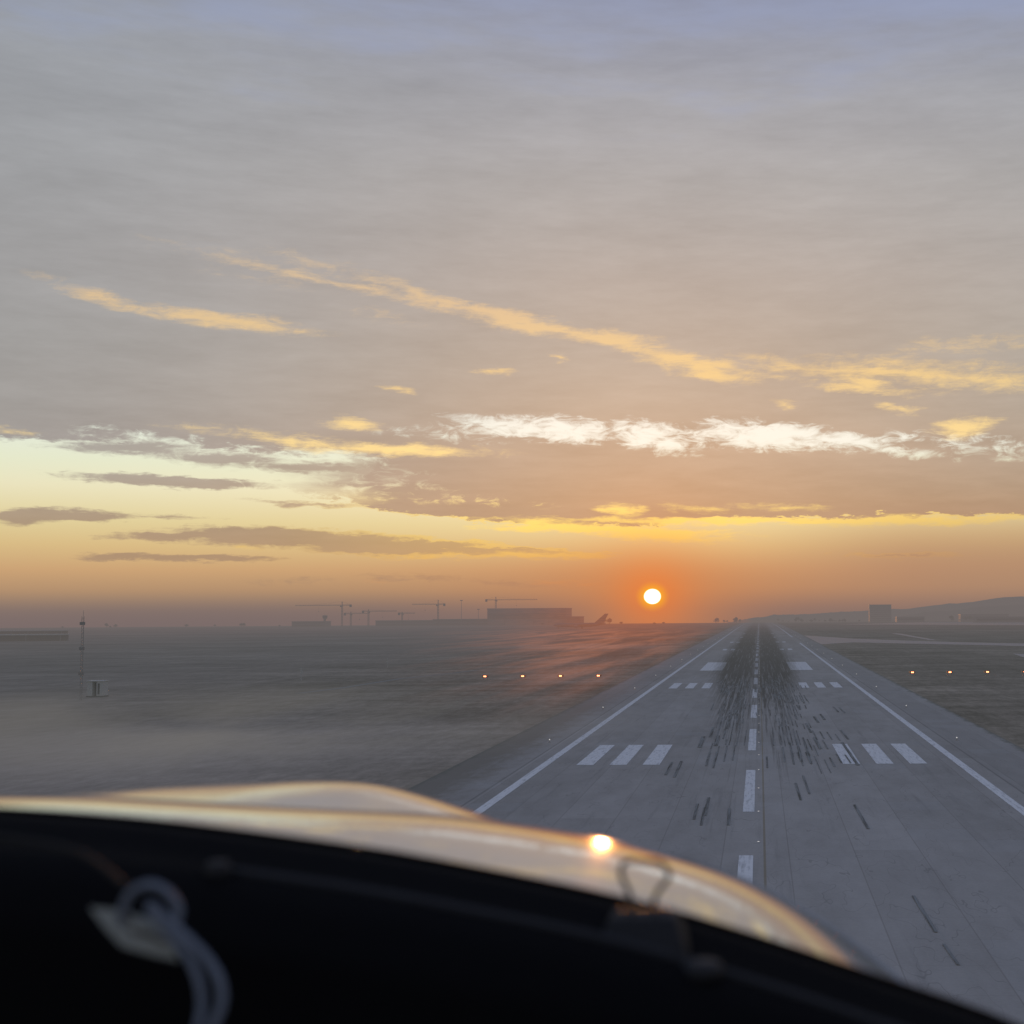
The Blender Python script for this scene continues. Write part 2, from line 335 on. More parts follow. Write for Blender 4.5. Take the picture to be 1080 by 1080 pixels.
def paint_nodes(s, b):
    P = wpos(s)
    n = s.noise(P, 2.2, 6, .7)
    wear = s.noise(s.vscale(P, 3.5, .35, 1), 1, 5, .7)
    c = s.mix(n, (.60, .62, .63, 1), (.76, .77, .77, 1))
    c = s.mix(s.mul(s.step(wear, .46, .70), .60), c, (.27, .285, .30, 1))
    c = s.mix(s.mul(rubber(s, P), .72), c, (.06, .055, .05, 1))
    s.l.new(c, b.inputs['Base Color']); b.inputs['Roughness'].default_value = .9; b.inputs['Specular IOR Level'].default_value = 0.0

def grass_nodes(s, b):
    P = wpos(s)
    x, y, z = s.sep(P)[0:3]
    big = s.noise(s.vscale(P, .006, .010, 1), 1, 6, .6)
    mid = s.noise(s.vscale(P, .035, .06, 1, 5, 1), 1, 7, .65)
    fine = s.noise(P, .9, 6, .75)
    rows = s.noise(s.vscale(P, .02, .25, 1, 2, 6), 1, 4, .6)
    tuft = s.noise(s.vscale(P, .55, .16, 1, 8, 4), 1, 7, .78)
    diag = s.noise(s.vscale(P, .16, .010, 1, 2, 1), 1, 5, .65)
    v = s.add(s.add(s.mul(big, .26), s.mul(mid, .24)), s.add(s.mul(tuft, .30), s.add(s.mul(rows, .08), s.mul(diag, .12))))
    c = s.ramp(v, [(.40, (.055, .055, .042, 1)), (.46, (.120, .118, .096, 1)), (.52, (.19, .185, .155, 1)), (.60, (.32, .31, .26, 1))])
    # the verge by the runway is darker turf, the far left drier
    left = s.step(x, -70, -170)
    c = s.mix(s.mul(left, .35), c, (.22, .222, .21, 1))
    pale = s.mul(s.gauss(x, -78, 42), s.gauss(y, 165, 48))  # milky windscreen veil painted as a paler patch in the grass colour
    c = s.mix(s.mul(pale, s.add(.35, s.mul(tuft, .6))), c, (.40, .395, .37, 1))
    # bare tracks
    tr = s.step(s.m('ABSOLUTE', s.sub(s.add(x, s.mul(s.sub(big, .5), 60)), -128)), 2.6, .8)
    c = s.mix(s.mul(tr, .12), c, (.30, .29, .26, 1))
    rt = s.step(x, 28, 60)
    c = s.mix(s.mul(rt, .18), c, (.10, .10, .09, 1))
    c = s.mix(1.0, c, (1.28, 1.13, 1.06, 1), 'MULTIPLY')
    s.l.new(c, b.inputs['Base Color']); b.inputs['Roughness'].default_value = 1.0
    b.inputs['Specular IOR Level'].default_value = 0.0

def taxi_nodes(s, b):
    P = wpos(s)
    n = s.noise(s.vscale(P, .05, .05, 1), 1, 6, .6)
    s.l.new(s.mix(n, (.19, .20, .21, 1), (.30, .31, .32, 1)), b.inputs['Base Color'])

def hill_nodes(s, b):
    P = wpos(s)
    n = s.noise(s.vscale(P, .006, .006, .02), 1, 7, .7)
    s.l.new(s.ramp(n, [(.35, (.02, .026, .02, 1)), (.6, (.05, .055, .05, 1)), (.72, (.12, .12, .12, 1))]), b.inputs['Base Color'])

M_CONC = material('runway_concrete', build=concrete_nodes)
M_PAINT = material('runway_paint', build=paint_nodes)
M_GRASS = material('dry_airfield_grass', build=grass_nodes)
M_TAXI = material('taxiway_concrete', build=taxi_nodes)
M_HILL = material('wooded_hillside', build=hill_nodes)
def tyre_nodes(s, b):
    P = wpos(s)
    n = s.noise(s.vscale(P, 4, .12, 1), 1, 4, .7)
    s.l.new(s.mix(s.step(n, .35, .62), (.065, .067, .068, 1), (.22, .235, .24, 1)), b.inputs['Base Color'])
M_TYRE = material('tyre_rubber', build=tyre_nodes, rough=1.0, spec=0.0)
M_TRACK = material('worn_track_soil', (.22, .22, .21), 1.0, spec=0.0)
M_GREY = material('grey_steel', (.20, .20, .21), .5, .4)
M_DARKST = material('crane_steel', (.05, .05, .055), .6)
M_WHITE = material('white_panel', (.36, .38, .38), .5)
M_DARKPANEL = material('dark_panel', (.06, .065, .07), .6)
M_BUILD = material('building_cladding', (.11, .115, .125), .7)
M_BUILD2 = material('building_pale_wall', (.17, .17, .18), .7)
M_ROOF = material('building_roof', (.16, .16, .17), .6)
M_WIN = material('window_glass', (.03, .035, .04), .2)
M_BARK = material('tree_bark', (.05, .045, .035), .9)
def leaf_nodes(s, b):
    tc = s.new('ShaderNodeTexCoord')
    n = s.noise(tc.outputs['Object'], .8, 3, .6)
    s.l.new(s.mix(n, (.018, .024, .014, 1), (.07, .08, .045, 1)), b.inputs['Base Color'])
M_LEAF = material('tree_leaves', build=leaf_nodes, rough=.9)
M_AMBER = material('papi_lamp_red', (.3, .1, .05), .3, emit=((1.0, .25, .10), 9.0))
M_LENS = material('runway_lamp_lens', (.7, .72, .75), .2, emit=((1.0, .95, .85), .55))
M_AIRL = material('airliner_paint', (.16, .16, .17), .5)

# ------------------------------------------------------------------ mesh helpers
def zt(y):
    """ground height: level to 1200 m, then falling gently away past the crest"""
    if y < 1200: return 0.0
    c = 1.72e-6
    if y < 4500: return -c * (y - 1200) ** 2
    return -c * 3300 ** 2 - 2 * c * 3300 * (y - 4500)

class MB:
    def __init__(s): s.bm = bmesh.new()
    def quad(s, *p):
        return s.bm.faces.new([s.bm.verts.new(v) for v in p])
    def box(s, x0, y0, z0, x1, y1, z1, taper=0.0):
        t = taper
        v = [s.bm.verts.new(p) for p in ((x0, y0, z0), (x1, y0, z0), (x1, y1, z0), (x0, y1, z0),
             (x0 + t, y0 + t, z1), (x1 - t, y0 + t, z1), (x1 - t, y1 - t, z1), (x0 + t, y1 - t, z1))]
        for f in ((0, 3, 2, 1), (4, 5, 6, 7), (0, 1, 5, 4), (1, 2, 6, 5), (2, 3, 7, 6), (3, 0, 4, 7)):
            s.bm.faces.new([v[i] for i in f])
    def bar(s, a, b, r, n=6, r2=None, cap=True):
        a, b = Vector(a), Vector(b); d = (b - a)
        if d.length < 1e-7: return
        q = d.to_track_quat('Z', 'Y'); r2 = r if r2 is None else r2
        A = [s.bm.verts.new(a + q @ Vector((cos(2 * pi * i / n) * r, sin(2 * pi * i / n) * r, 0))) for i in range(n)]
        B = [s.bm.verts.new(b + q @ Vector((cos(2 * pi * i / n) * r2, sin(2 * pi * i / n) * r2, 0))) for i in range(n)]
        for i in range(n): s.bm.faces.new((A[i], A[(i + 1) % n], B[(i + 1) % n], B[i]))
        if cap: s.bm.faces.new(A[::-1]); s.bm.faces.new(B)
    def tube(s, pts, r, n=10, closed=False):
        pts = [Vector(p) for p in pts]; R = r if isinstance(r, (list, tuple)) else [r] * len(pts)
        rings = []; up = Vector((0, 0, 1)); N = len(pts)
        prev = None
        for i, p in enumerate(pts):
            if closed: t = pts[(i + 1) % N] - pts[i - 1]
            else: t = pts[min(i + 1, N - 1)] - pts[max(i - 1, 0)]
            t.normalize()
            if prev is None:
                u = t.cross(Vector((0, 0, 1)) if abs(t.z) < .9 else Vector((1, 0, 0))).normalized()
            else:
                u = (prev - t * prev.dot(t)).normalized()
            prev = u; v = t.cross(u)
            rings.append([s.bm.verts.new(p + (u * cos(2 * pi * k / n) + v * sin(2 * pi * k / n)) * R[i]) for k in range(n)])
        for i in range(N if closed else N - 1):
            a, b = rings[i], rings[(i + 1) % N]
            for k in range(n): s.bm.faces.new((a[k], a[(k + 1) % n], b[(k + 1) % n], b[k]))
        if not closed: s.bm.faces.new(rings[0][::-1]); s.bm.faces.new(rings[-1])
    def build(s, name, mat, parent=None, smooth=False, bevel=0.0):
        bmesh.ops.recalc_face_normals(s.bm, faces=s.bm.faces)
        me = bpy.data.meshes.new(name); s.bm.to_mesh(me); s.bm.free()
        me.materials.append(mat)
        if smooth:
            for p in me.polygons: p.use_smooth = True
        o = bpy.data.objects.new(name, me); COL.objects.link(o)
        if parent is not None: o.parent = parent
        if bevel:
            md = o.modifiers.new('bevel', 'BEVEL'); md.width = bevel; md.segments = 2; md.limit_method = 'ANGLE'
        return o

def tag(o, label=None, cat=None, group=None, kind=None):
    if label: o['label'] = label
    if cat: o['category'] = cat
    if group: o['group'] = group
    if kind: o['kind'] = kind
    return o
def empty(name, loc, rz=0.0):
    o = bpy.data.objects.new(name, None); COL.objects.link(o); o.location = loc; o.rotation_euler = (0, 0, rz)
    o.empty_display_size = .2
    return o
def copy_tree(o, parent=None):
    c = o.copy(); COL.objects.link(c)
    if parent is not None: c.parent = parent
    for ch in list(o.children): copy_tree(ch, c)
    return c
def catmull(pts, sub=8):
    P = [Vector(p) for p in pts]; out = []
    for i in range(len(P) - 1):
        p0, p1, p2, p3 = P[max(i - 1, 0)], P[i], P[i + 1], P[min(i + 2, len(P) - 1)]
        for k in range(sub):
            t = k / sub
            out.append(.5 * ((2 * p1) + (p2 - p0) * t + (2 * p0 - 5 * p1 + 4 * p2 - p3) * t * t + (3 * p1 - p0 - 3 * p2 + p3) * t ** 3))
    out.append(P[-1]); return out

YL = [-400, -150, 0, 40, 80, 120, 160, 200, 260, 320, 400, 500, 600, 700, 850, 1000, 1200] + [1200 + 100 * i for i in range(1, 36)] + [5000, 6000, 8000, 11000, 16000, 25000]
def sheet(name, mat, x0, x1, y0, y1, dz, parent=None, xs=None):
    """a sheet that follows the ground"""
    ys = [y0] + [y for y in YL if y0 < y < y1] + [y1]
    b = MB(); X = xs or [x0, x1]
    g = [[b.bm.verts.new((x, y, zt(y) + dz)) for x in X] for y in ys]
    for i in range(len(ys) - 1):
        for j in range(len(X) - 1):
            b.bm.faces.new((g[i][j], g[i][j + 1], g[i + 1][j + 1], g[i + 1][j]))
    return b.build(name, mat, parent)
def patch(b, pts, dz):
    """a convex polygon on the ground, cut at the ground's own rows"""
    bm = bmesh.new(); bm.faces.new([bm.verts.new((x, y, 0)) for x, y in pts])
    for yy in YL:
        g = bm.verts[:] + bm.edges[:] + bm.faces[:]
        bmesh.ops.bisect_plane(bm, geom=g, plane_co=(0, yy, 0), plane_no=(0, 1, 0))
    for f in bm.faces:
        b.bm.faces.new([b.bm.verts.new((v.co.x, v.co.y, zt(v.co.y) + dz)) for v in f.verts])
    bm.free()

# ------------------------------------------------------------------ ground and pavement
tag(sheet('ground', M_GRASS, -16000, 16000, -400, 25000, 0.0, xs=[-16000, -6000, -2000, -800, -300, -100, 0, 100, 300, 800, 2000, 6000, 16000]), 'dry grey green airfield grass stretching to the hazy horizon', kind='structure')
rw = tag(sheet('runway', M_CONC, -32.2, 32.2, -150, 3320, .05), 'long grey concrete runway running straight to the horizon', kind='structure')

def mark(name, rects, dz=.07):
    b = MB()
    for x0, x1, y0, y1 in rects: patch(b, [(x0, y0), (x1, y0), (x1, y1), (x0, y1)], dz)
    return b.build(name, M_PAINT, rw)
y = -36.0 - 0
k = 0
for i in range(62):
    y0 = 13.6 + 50.3 * i + .0
    mark('centre_line_dash', [(-.48, .48, y0, y0 + 30)])
for sx in (-1, 1):
    def bars(y0, n, ln=22.5):
        for q in range(n):
            a = 9.9 + 3.6 * q; x0, x1 = (a, a + 1.85) if sx > 0 else (-a - 1.85, -a)
            mark('touchdown_zone_bar', [(x0, x1, y0, y0 + ln)])
    bars(149.5, 3); bars(299.5, 3); bars(600, 2); bars(750, 2); bars(900, 1); bars(1050, 1)
    mark('aiming_point_block', [(9.7, 16.1, 391, 455)] if sx > 0 else [(-16.1, -9.7, 391, 455)])
mark('side_stripe', [(-22.9, -22.0, -150, 3300)])
mark('side_stripe', [(22.0, 22.9, -150, 735)])
mark('side_stripe', [(22.0, 22.9, 905, 3300)])
# tyre marks: short dark scrubs in parallel pairs, two groups around the main wheels
b = MB()
def scrub(x, y, ln, w, dx=0.0):
    scrub.z += .00004; z = scrub.z
    b.quad((x - w / 2, y, z), (x + w / 2, y, z), (x + w / 2 + dx, y + ln, z), (x - w / 2 + dx, y + ln, z))
scrub.z = .085
R = random.Random(5)
for i in range(125):
    yy = 140 + 190 * R.random() ** .75
    spread = 2.0 + 1.9 * R.random()
    xx = R.choice((-1, 1)) * abs(R.gauss(4.6, 2.1)) + .2
    if abs(xx) > 9.5: continue
    ln = R.uniform(9, 30); w = R.uniform(.10, .20); dx = R.uniform(-.12, .12)
    for q in range(R.choice((1, 2, 2, 3, 4))):
        scrub(xx + q * .95, yy + R.uniform(-2, 2), ln * R.uniform(.6, 1.1), w, dx)
for x_, y_, ln, w in ((9.1, 105, 13, .24), (9.9, 71.5, 9, .20), (10.1, 65, 4, .16), (-4.3, 110, 9, .22), (-3.5, 112, 11, .26), (-3.6, 107, 10, .2), (-1.5, 107, 9, .24),
                      (4.5, 121, 12, .22), (5.4, 125, 14, .2), (11.4, 148, 26, .35), (12.3, 178, 14, .3), (-8.6, 140, 12, .26), (-7.6, 138, 15, .28), (-4.0, 146, 17, .22), (-4.8, 148, 14, .22), (8.2, 166, 14, .4), (7.7, 232, 12, .4), (13.8, 226, 13, .3), (14.7, 224, 13, .3), (6.5, 150, 12, .28), (5.5, 152, 10, .25),
                      (-6.4, 168, 15, .5), (-4.5, 170, 14, .5), (-5.6, 182, 16, .4), (7.9, 188, 16, .35), (9.6, 205, 12, .4), (10.8, 210, 12, .35)):
    scrub(x_, y_, ln, w, -.1 if x_ < 0 else -.15)
b.build('tyre_marks', M_TYRE, rw)

# taxiways on the right and the service road on the left
b = MB()
patch(b, [(31.0, 700), (51.4, 742), (58.6, 848), (29.5, 990)], .02)
patch(b, [(51.4, 742), (77.9, 705), (85.3, 773), (58.6, 848)], .02)
patch(b, [(77.9, 705), (102, 673), (110, 724), (85.3, 773)], .02)
patch(b, [(102, 673), (123, 641), (300, 380), (312, 424), (132.9, 691), (110, 724)], .02)
tag(b.build('taxiway', M_TAXI), 'pale taxiway leaving the runway to the right', kind='structure')
b = MB()
patch(b, [(98, 790), (102, 788), (106, 1035), (100, 1042)], .02)
patch(b, [(93.5, 484), (200, 300), (206, 322), (97.8, 530)], .02)
tag(b.build('service_road', M_TAXI), 'narrow pale link road on the grass right of the runway', kind='structure')
b = MB()
patch(b, [(110, 1900), (900, 620), (1300, 640), (300, 2400)], .02)
tag(b.build('apron', M_TAXI), 'wide pale apron strip across the far right', kind='structure')
b = MB()
pp = [(-97, 290), (-94, 309), (-92, 353), (-82, 405)]
for i in range(len(pp) - 1):
    (xa, ya), (xb, yb) = pp[i], pp[i + 1]
    patch(b, [(xa - .9, ya), (xa + .9, ya), (xb + .9, yb), (xb - .9, yb)], .02)
tag(b.build('track', M_TRACK), 'faint pale track through the grass on the left', kind='structure')

# added volume imitating the windscreen's milky smear left of the nose; absorbs and glows
def smear_volume(loc, size, dens, col, label):
    m = bpy.data.materials.new('windscreen_smear'); m.use_nodes = True
    s = NT(m.node_tree); s.n.clear()
    out = s.new('ShaderNodeOutputMaterial')
    P = wpos(s)
    tc = s.new('ShaderNodeTexCoord')
    o = tc.outputs['Object']
    ln_ = s.new('ShaderNodeVectorMath', operation='LENGTH'); s.l.new(s.vscale(o, 1 / size[0], 1 / size[1], 1 / size[2]), ln_.inputs[0])
    fall = s.step(ln_.outputs['Value'], .98, .25)
    n = s.noise(s.vscale(o, .030, .022, .12), 1, 5, .62, .8)
    dn = s.mul(s.mul(fall, s.step(n, .40, .66)), dens)
    a = s.new('ShaderNodeVolumeAbsorption'); a.inputs['Color'].default_value = (0, 0, 0, 1); s.l.new(dn, a.inputs['Density'])
    e = s.new('ShaderNodeEmission'); e.inputs[0].default_value = col; s.l.new(dn, e.inputs[1])
    ad = s.new('ShaderNodeAddShader'); s.l.new(a.outputs[0], ad.inputs[0]); s.l.new(e.outputs[0], ad.inputs[1])
    s.l.new(ad.outputs[0], out.inputs['Volume'])
    b = MB(); b.box(-size[0], -size[1], -size[2] + .0, size[0], size[1], size[2])
    ob = b.build('smear_volume', m); ob.location = loc
    tag(ob, label, kind='stuff')
smear_volume((-64, 152, 4.6), (60, 62, 4.5), .030, lin(112, 109, 106), 'added pale volume over the left grass imitating a windscreen smear')

# hills right of the runway
def hill(name, xs, y, D, seed, label, mat=M_HILL):
    R = random.Random(seed); b = MB(); rows = []
    n = 140
    x0, x1 = xs[0][0], xs[-1][0]
    ph = [R.random() * 7 for _ in range(8)]
    def prof(x):
        for (a, h), (c, g) in zip(xs, xs[1:]):
            if a <= x <= c:
                t = (x - a) / (c - a); t = t * t * (3 - 2 * t); return h + (g - h) * t
        return xs[-1][1]
    for i in range(n + 1):
        x = x0 + (x1 - x0) * i / n
        h = prof(x)
        w = sum(sin(x * .004 * (2 ** k) + ph[k]) / (1.7 ** k) for k in range(6)) * 2.2 + R.uniform(-1, 1)
        top = h + w * min(1, max(0, (h - xs[0][1]) / 25)) + R.uniform(0, 1.5)
        base = zt(y) - 5
        rows.append([b.bm.verts.new(p) for p in ((x, y - D, base), (x, y - D * .5, base + (top - base) * .55 + R.uniform(-2, 2)), (x, y, top), (x, y + D, top - 5), (x, y + 3 * D, base))])
    for i in range(n):
        for j in range(4): b.bm.faces.new((rows[i][j], rows[i + 1][j], rows[i + 1][j + 1], rows[i][j + 1]))
    return tag(b.build(name, mat, smooth=True), label, kind='structure')
hill('far_hill', [(60, -20), (330, 14), (560, 26), (760, 48), (1050, 72), (1400, 98), (2200, 150), (4500, 190)], 5500, 300, 1, 'hazy blue grey hill rising behind the airfield on the right')
hill('near_hill', [(330, -10), (520, 15), (700, 32), (1000, 52), (1500, 70), (3000, 95)], 4000, 250, 2, 'darker wooded rise in front of the far hill')
hill('far_treeline', [(-120, -20), (0, -4), (60, 6), (400, 16), (900, 22)], 5200, 200, 3, 'low dark line of distant woods along the horizon')

# ------------------------------------------------------------------ lights
def make_edge_light():
    r = empty('runway_edge_light', (0, 0, 0))
    tag(r, 'small elevated pale light on the runway shoulder', 'runway light', 'edge lights along both runway shoulders')
    b = MB(); b.bar((0, 0, 0), (0, 0, .03), .16, 10); b.bar((0, 0, .03), (0, 0, .22), .035, 8); b.build('stem', M_GREY, r)
    b = MB(); b.bar((0, 0, .22), (0, 0, .30), .09, 10); b.build('housing', M_GREY, r)
    b = MB(); b.bar((0, 0, .30), (0, 0, .42), .09, 10, .06); b.bar((0, 0, .42), (0, 0, .45), .06, 10, .015); b.build('lens', M_LENS, r)
    return r
proto = make_edge_light(); first = True
for i in range(-1, 40):
    for sx in (-1, 1):
        yy = 176 + 60 * i
        if i < 0 and sx < 0: continue
        o = proto if first else copy_tree(proto); first = False
        o.location = (sx * 25.9, yy, zt(yy) + .05)
def make_centre_light():
    r = empty('runway_centre_light', (0, 0, 0))
    tag(r, 'flush round light set in the concrete beside the centre line', 'runway light', 'inset lights along the centre line')
    b = MB(); b.bar((0, 0, 0), (0, 0, .012), .16, 12, .13); b.build('rim', M_GREY, r)
    b = MB(); b.bar((0, 0, .0125), (0, 0, .028), .09, 10, .06); b.build('lens', M_LENS, r)
    return r
proto = make_centre_light(); first = True
for i in range(70):
    yy = 99.5 + 15 * i
    o = proto if first else copy_tree(proto); first = False
    o.location = (.82, yy, zt(yy) + .052)

def make_papi():
    r = empty('approach_slope_light', (0, 0, 0))
    b = MB()
    for x in (-.5, .5):
        for yy in (-.35, .35): b.bar((x, yy, 0), (x, yy, .55), .035, 8)
    b.box(-.65, -.5, 0, .65, .5, .06); b.build('leg_frame', M_GREY, r)
    b = MB(); b.box(-.7, -.75, .55, .7, .75, 1.0); b.box(-.74, -.79, 1.002, .74, .79, 1.04); b.build('housing', M_AMBER if False else material('papi_orange_box', (.10, .05, .03), .8), r, bevel=.02)
    for x in (-.17, .17):
        b = MB(); b.bar((x, -.79, .78), (x, -.752, .78), .165, 16); b.build('lamp_lens', M_AMBER, r)
    return r
pl = {-1: ['innermost of four red slope lights on the left verge', 'second from the runway of four red slope lights on the left verge', 'third from the runway of four red slope lights on the left verge', 'outermost of four red slope lights on the left verge'],
      1: ['innermost red slope light on the grass right of the runway', 'second red slope light from the runway on the right verge', 'third red slope light from the runway on the right verge', 'outermost red slope light at the right picture edge']}
proto = make_papi(); first = True
for sx, ox, yy in ((1, 40.2, 356), (-1, 39.8, 348)):
    for q in range(4):
        o = proto if first else copy_tree(proto); first = False
        o.location = (sx * (ox + q * 9.6), yy, 0)
        tag(o, pl[sx][q], 'slope light', 'red approach slope lights beside the runway')

# ------------------------------------------------------------------ left airfield: glide slope mast, shelter, posts, sheds
r = tag(empty('glide_slope_mast', (-134.5, 272, 0)), 'tall thin lattice antenna mast beside the white shelter on the left', 'antenna mast')
b = MB(); H = 16.6
for k, (x, yy) in enumerate(((-.22, -.13), (.22, -.13), (0, .25))): b.bar((x, yy, 0), (x, yy, H), .04, 6)
for i in range(22):
    z0 = i * H / 22; z1 = (i + 1) * H / 22
    b.bar((-.22, -.13, z0), (.22, -.13, z1), .02, 4); b.bar((.22, -.13, z0), (0, .25, z1), .02, 4); b.bar((0, .25, z0), (-.22, -.13, z1), .02, 4)
b.build('mast', M_GREY, r)
for z in (5.2, 10.2, 15.2):
    b = MB(); b.box(-.5, -.42, z - .3, .5, -.16, z + .3); b.build('antenna', M_GREY, r)
b = MB(); b.bar((0, 0, H), (0, 0, H + 1.2), .03, 5); b.build('lightning_rod', M_GREY, r)
r = tag(empty('equipment_shelter', (-136.0, 282, 0)), 'white equipment shelter with dark door recess on the left grass', 'shelter')
b = MB(); b.box(-1.75, -1.2, .25, -.62, 1.2, 3.2); b.box(.25, -1.2, .25, 1.55, 1.2, 3.2); b.box(-.62, .2, .25, .25, 1.2, 3.2); b.build('wall', M_WHITE, r, bevel=.02)
b = MB(); b.box(-.60, -.2, .3, .23, .18, 2.9); b.build('door', M_DARKPANEL, r)
b = MB(); b.box(-1.9, -1.35, 3.202, 1.7, 1.35, 3.36); b.build('roof', M_WHITE, r)
b = MB(); b.box(-1.85, -1.3, 0, 1.65, 1.3, .248); b.build('base', M_DARKPANEL, r)
b = MB(); b.box(.55, -1.26, .6, .9, -1.202, 2.8); b.build('vent_panel', M_DARKPANEL, r)
for (x, yy, h, lb) in ((-115.1, 346, 3.4, 'slim white marker post on the left grass, nearer of two'), (-116.0, 430, 3.0, 'slim white marker post on the left grass, farther of two')):
    r = tag(empty('marker_post', (x, yy, 0)), lb, 'marker post', 'white posts on the left grass')
    b = MB(); b.bar((0, 0, 0), (0, 0, h), .09, 8); b.build('pole', M_WHITE, r)
    b = MB(); b.box(-.26, -.08, h * .55, .26, .08, h * .78); b.build('target_plate', M_WHITE, r)
def shed(x0, x1, yy, h, d, lb):
    r = tag(empty('open_shed', ((x0 + x1) / 2, yy, 0)), lb, 'shed', 'low open sheds at the far left')
    w = (x1 - x0) / 2
    b = MB(); b.box(-w, 0, h, w, d, h + .7); b.build('roof', M_WHITE, r)
    b = MB(); b.box(-w + 1, d - .4, 0, w - 1, d - .1, h - .01); b.build('wall', M_BUILD2, r)
    for i in range(7):
        x = -w + 1 + (2 * w - 2) * i / 6
        b = MB(); b.box(x - .25, .3, 0, x + .25, .8, h - .01); b.build('post', M_GREY, r)
shed(-640, -490, 955, 4.2, 12, 'long white roofed open shed standing on posts at the far left')
shed(-690, -600, 1170, 5.0, 12, 'shorter white roofed shed behind the long one at the far left')

# ------------------------------------------------------------------ horizon buildings, cranes, trees
def building(name, x0, x1, y, h, d, label, cat, wall=M_BUILD, floors=2, cols=10, roof_h=.8):
    r = tag(empty(name, ((x0 + x1) / 2, y, zt(y))), label, cat)
    w = (x1 - x0) / 2
    b = MB(); b.box(-w, 0, -4, w, d, h); b.build('wall', wall, r)
    b = MB(); b.box(-w - .6, -.6, h + .01, w + .6, d + .6, h + roof_h); b.build('roof', M_ROOF, r)
    fh = h / floors
    for f in range(floors):
        b = MB()
        b.box(-w + 1.5, -.25, f * fh + fh * .38, w - 1.5, -.02, f * fh + fh * .75)
        b.build('window_band', M_WIN, r)
    return r
hg = building('hangar', -456.7, -323.8, 2300, 27.0, 70, 'big flat roofed hangar block under the tallest crane', 'hangar', floors=1, cols=6, roof_h=1.6)
for i in range(5):
    b = MB(); b.box(-60 + i * 24.5, -.5, 0, -60 + i * 24.5 + 22, -.27, 9.8); b.build('hangar_door', M_ROOF, hg)
building('hangar_annex', -323.0, -300, 2310, 13.5, 40, 'low annex attached to the right of the hangar', 'annex', floors=2, cols=4)
building('terminal', -785, -728, 2290, 8.5, 30, 'low dark terminal block left of the control tower', 'terminal', floors=2, cols=12)
building('pier_building', -660, -560, 2350, 9.0, 30, 'long low pier building between the crane group and the hangar', 'building', floors=2, cols=20)
building('pier_building', -556, -460, 2330, 10.5, 30, 'low pier building directly left of the hangar', 'building', floors=2, cols=16)
building('office_block', 240.8, 288.2, 3000, 36.5, 30, 'hazy square office block alone on the right horizon', 'office block', floors=8, cols=8)
for i, (x0, x1, yy, h, lb) in enumerate(((330, 420, 2100, 8, 'long pale low building at the foot of the right hill'), (440, 520, 2050, 9, 'pale low warehouse at the right picture edge'), (250, 300, 2500, 9, 'small pale building left of the low warehouses'), (380, 470, 2600, 13, 'pale building behind the low warehouses below the hill'))):
    building('warehouse', x0, x1, yy, h, 30, lb, 'warehouse', wall=M_BUILD2, floors=1, cols=8)

r = tag(empty('control_tower', (-732, 2300, zt(2300))), 'round headed control tower rising beside the low terminal', 'control tower')
b = MB(); b.bar((0, 0, -3), (0, 0, 13), 3.0, 14, 2.2); b.build('shaft', M_BUILD, r)
b = MB(); b.bar((0, 0, 13), (0, 0, 15), 2.4, 14, 4.2); b.bar((0, 0, 18.0), (0, 0, 19.0), 4.6, 14, 3.4); b.build('gallery', M_BUILD, r)
b = MB(); b.bar((0, 0, 15.01), (0, 0, 17.99), 3.8, 14, 4.4); b.build('cab_window', M_WIN, r)
b = MB(); b.bar((0, 0, 19), (0, 0, 22), .15, 5); b.build('antenna', M_GREY, r)

def lattice(b, a, c, w, n, r):
    a, c = Vector(a), Vector(c); d = (c - a); q = d.to_track_quat('Z', 'Y')
    off = [q @ Vector((sx * w / 2, sy * w / 2, 0)) for sx, sy in ((-1, -1), (1, -1), (1, 1), (-1, 1))]
    for o in off: b.bar(a + o, c + o, r, 4)
    for i in range(n):
        p0 = a + d * i / n; p1 = a + d * (i + 1) / n
        for k in range(4):
            e = off[k], off[(k + 1) % 4]
            b.bar(p0 + e[i % 2], p1 + e[1 - i % 2], r * .6, 3, cap=False)
def crane(x, y, h, jib, cj, side, apex, label, w=2.0):
    """side +1: jib points right"""
    r = tag(empty('tower_crane', (x, y, zt(y))), label, 'crane', 'tower cranes on the horizon')
    b = MB(); lattice(b, (0, 0, -2), (0, 0, h - 1.2), w, 14, .22); b.build('mast', M_DARKST, r)
    b = MB(); b.bar((0, 0, h - 1.19), (0, 0, h), 1.7, 10); b.build('slewing_ring', M_DARKST, r)
    b = MB(); lattice(b, (side * 1, 0, h + .9), (side * jib, 0, h + .9), 1.2, 20, .17); b.build('jib', M_DARKST, r)
    b = MB(); lattice(b, (-side * 1, 0, h + .9), (-side * cj, 0, h + .9), 1.4, 6, .2); b.build('counter_jib', M_DARKST, r)
    b = MB(); b.box(min(-side * cj, -side * (cj - 3.2)), -1.2, h - 2.4, max(-side * cj, -side * (cj - 3.2)), 1.2, h + 1.9); b.build('counterweight', M_DARKPANEL, r)
    b = MB(); lattice(b, (0, 0, h), (0, 0, h + apex), 1.0, 4, .18); b.build('apex_tower', M_DARKST, r)
    b = MB(); b.bar((0, 0, h + apex), (side * jib * .62, 0, h + 1.6), .07, 3); b.bar((0, 0, h + apex), (-side * (cj - 1.5), 0, h + 2), .07, 3); b.build('tie_rod', M_DARKST, r)
    b = MB(); b.box(side * 1.2 if side > 0 else -2.9, -2.6, h - 2.2, 2.9 if side > 0 else -1.2, -1.0, h + .1); b.build('cab', M_WIN, r)
    b = MB(); b.bar((side * jib * .5, 0, h + .2), (side * jib * .5, 0, h - 9), .06, 3); b.box(side * jib * .5 - .5, -.5, h - 10, side * jib * .5 + .5, .5, h - 9.01); b.build('hook_block', M_DARKST, r)
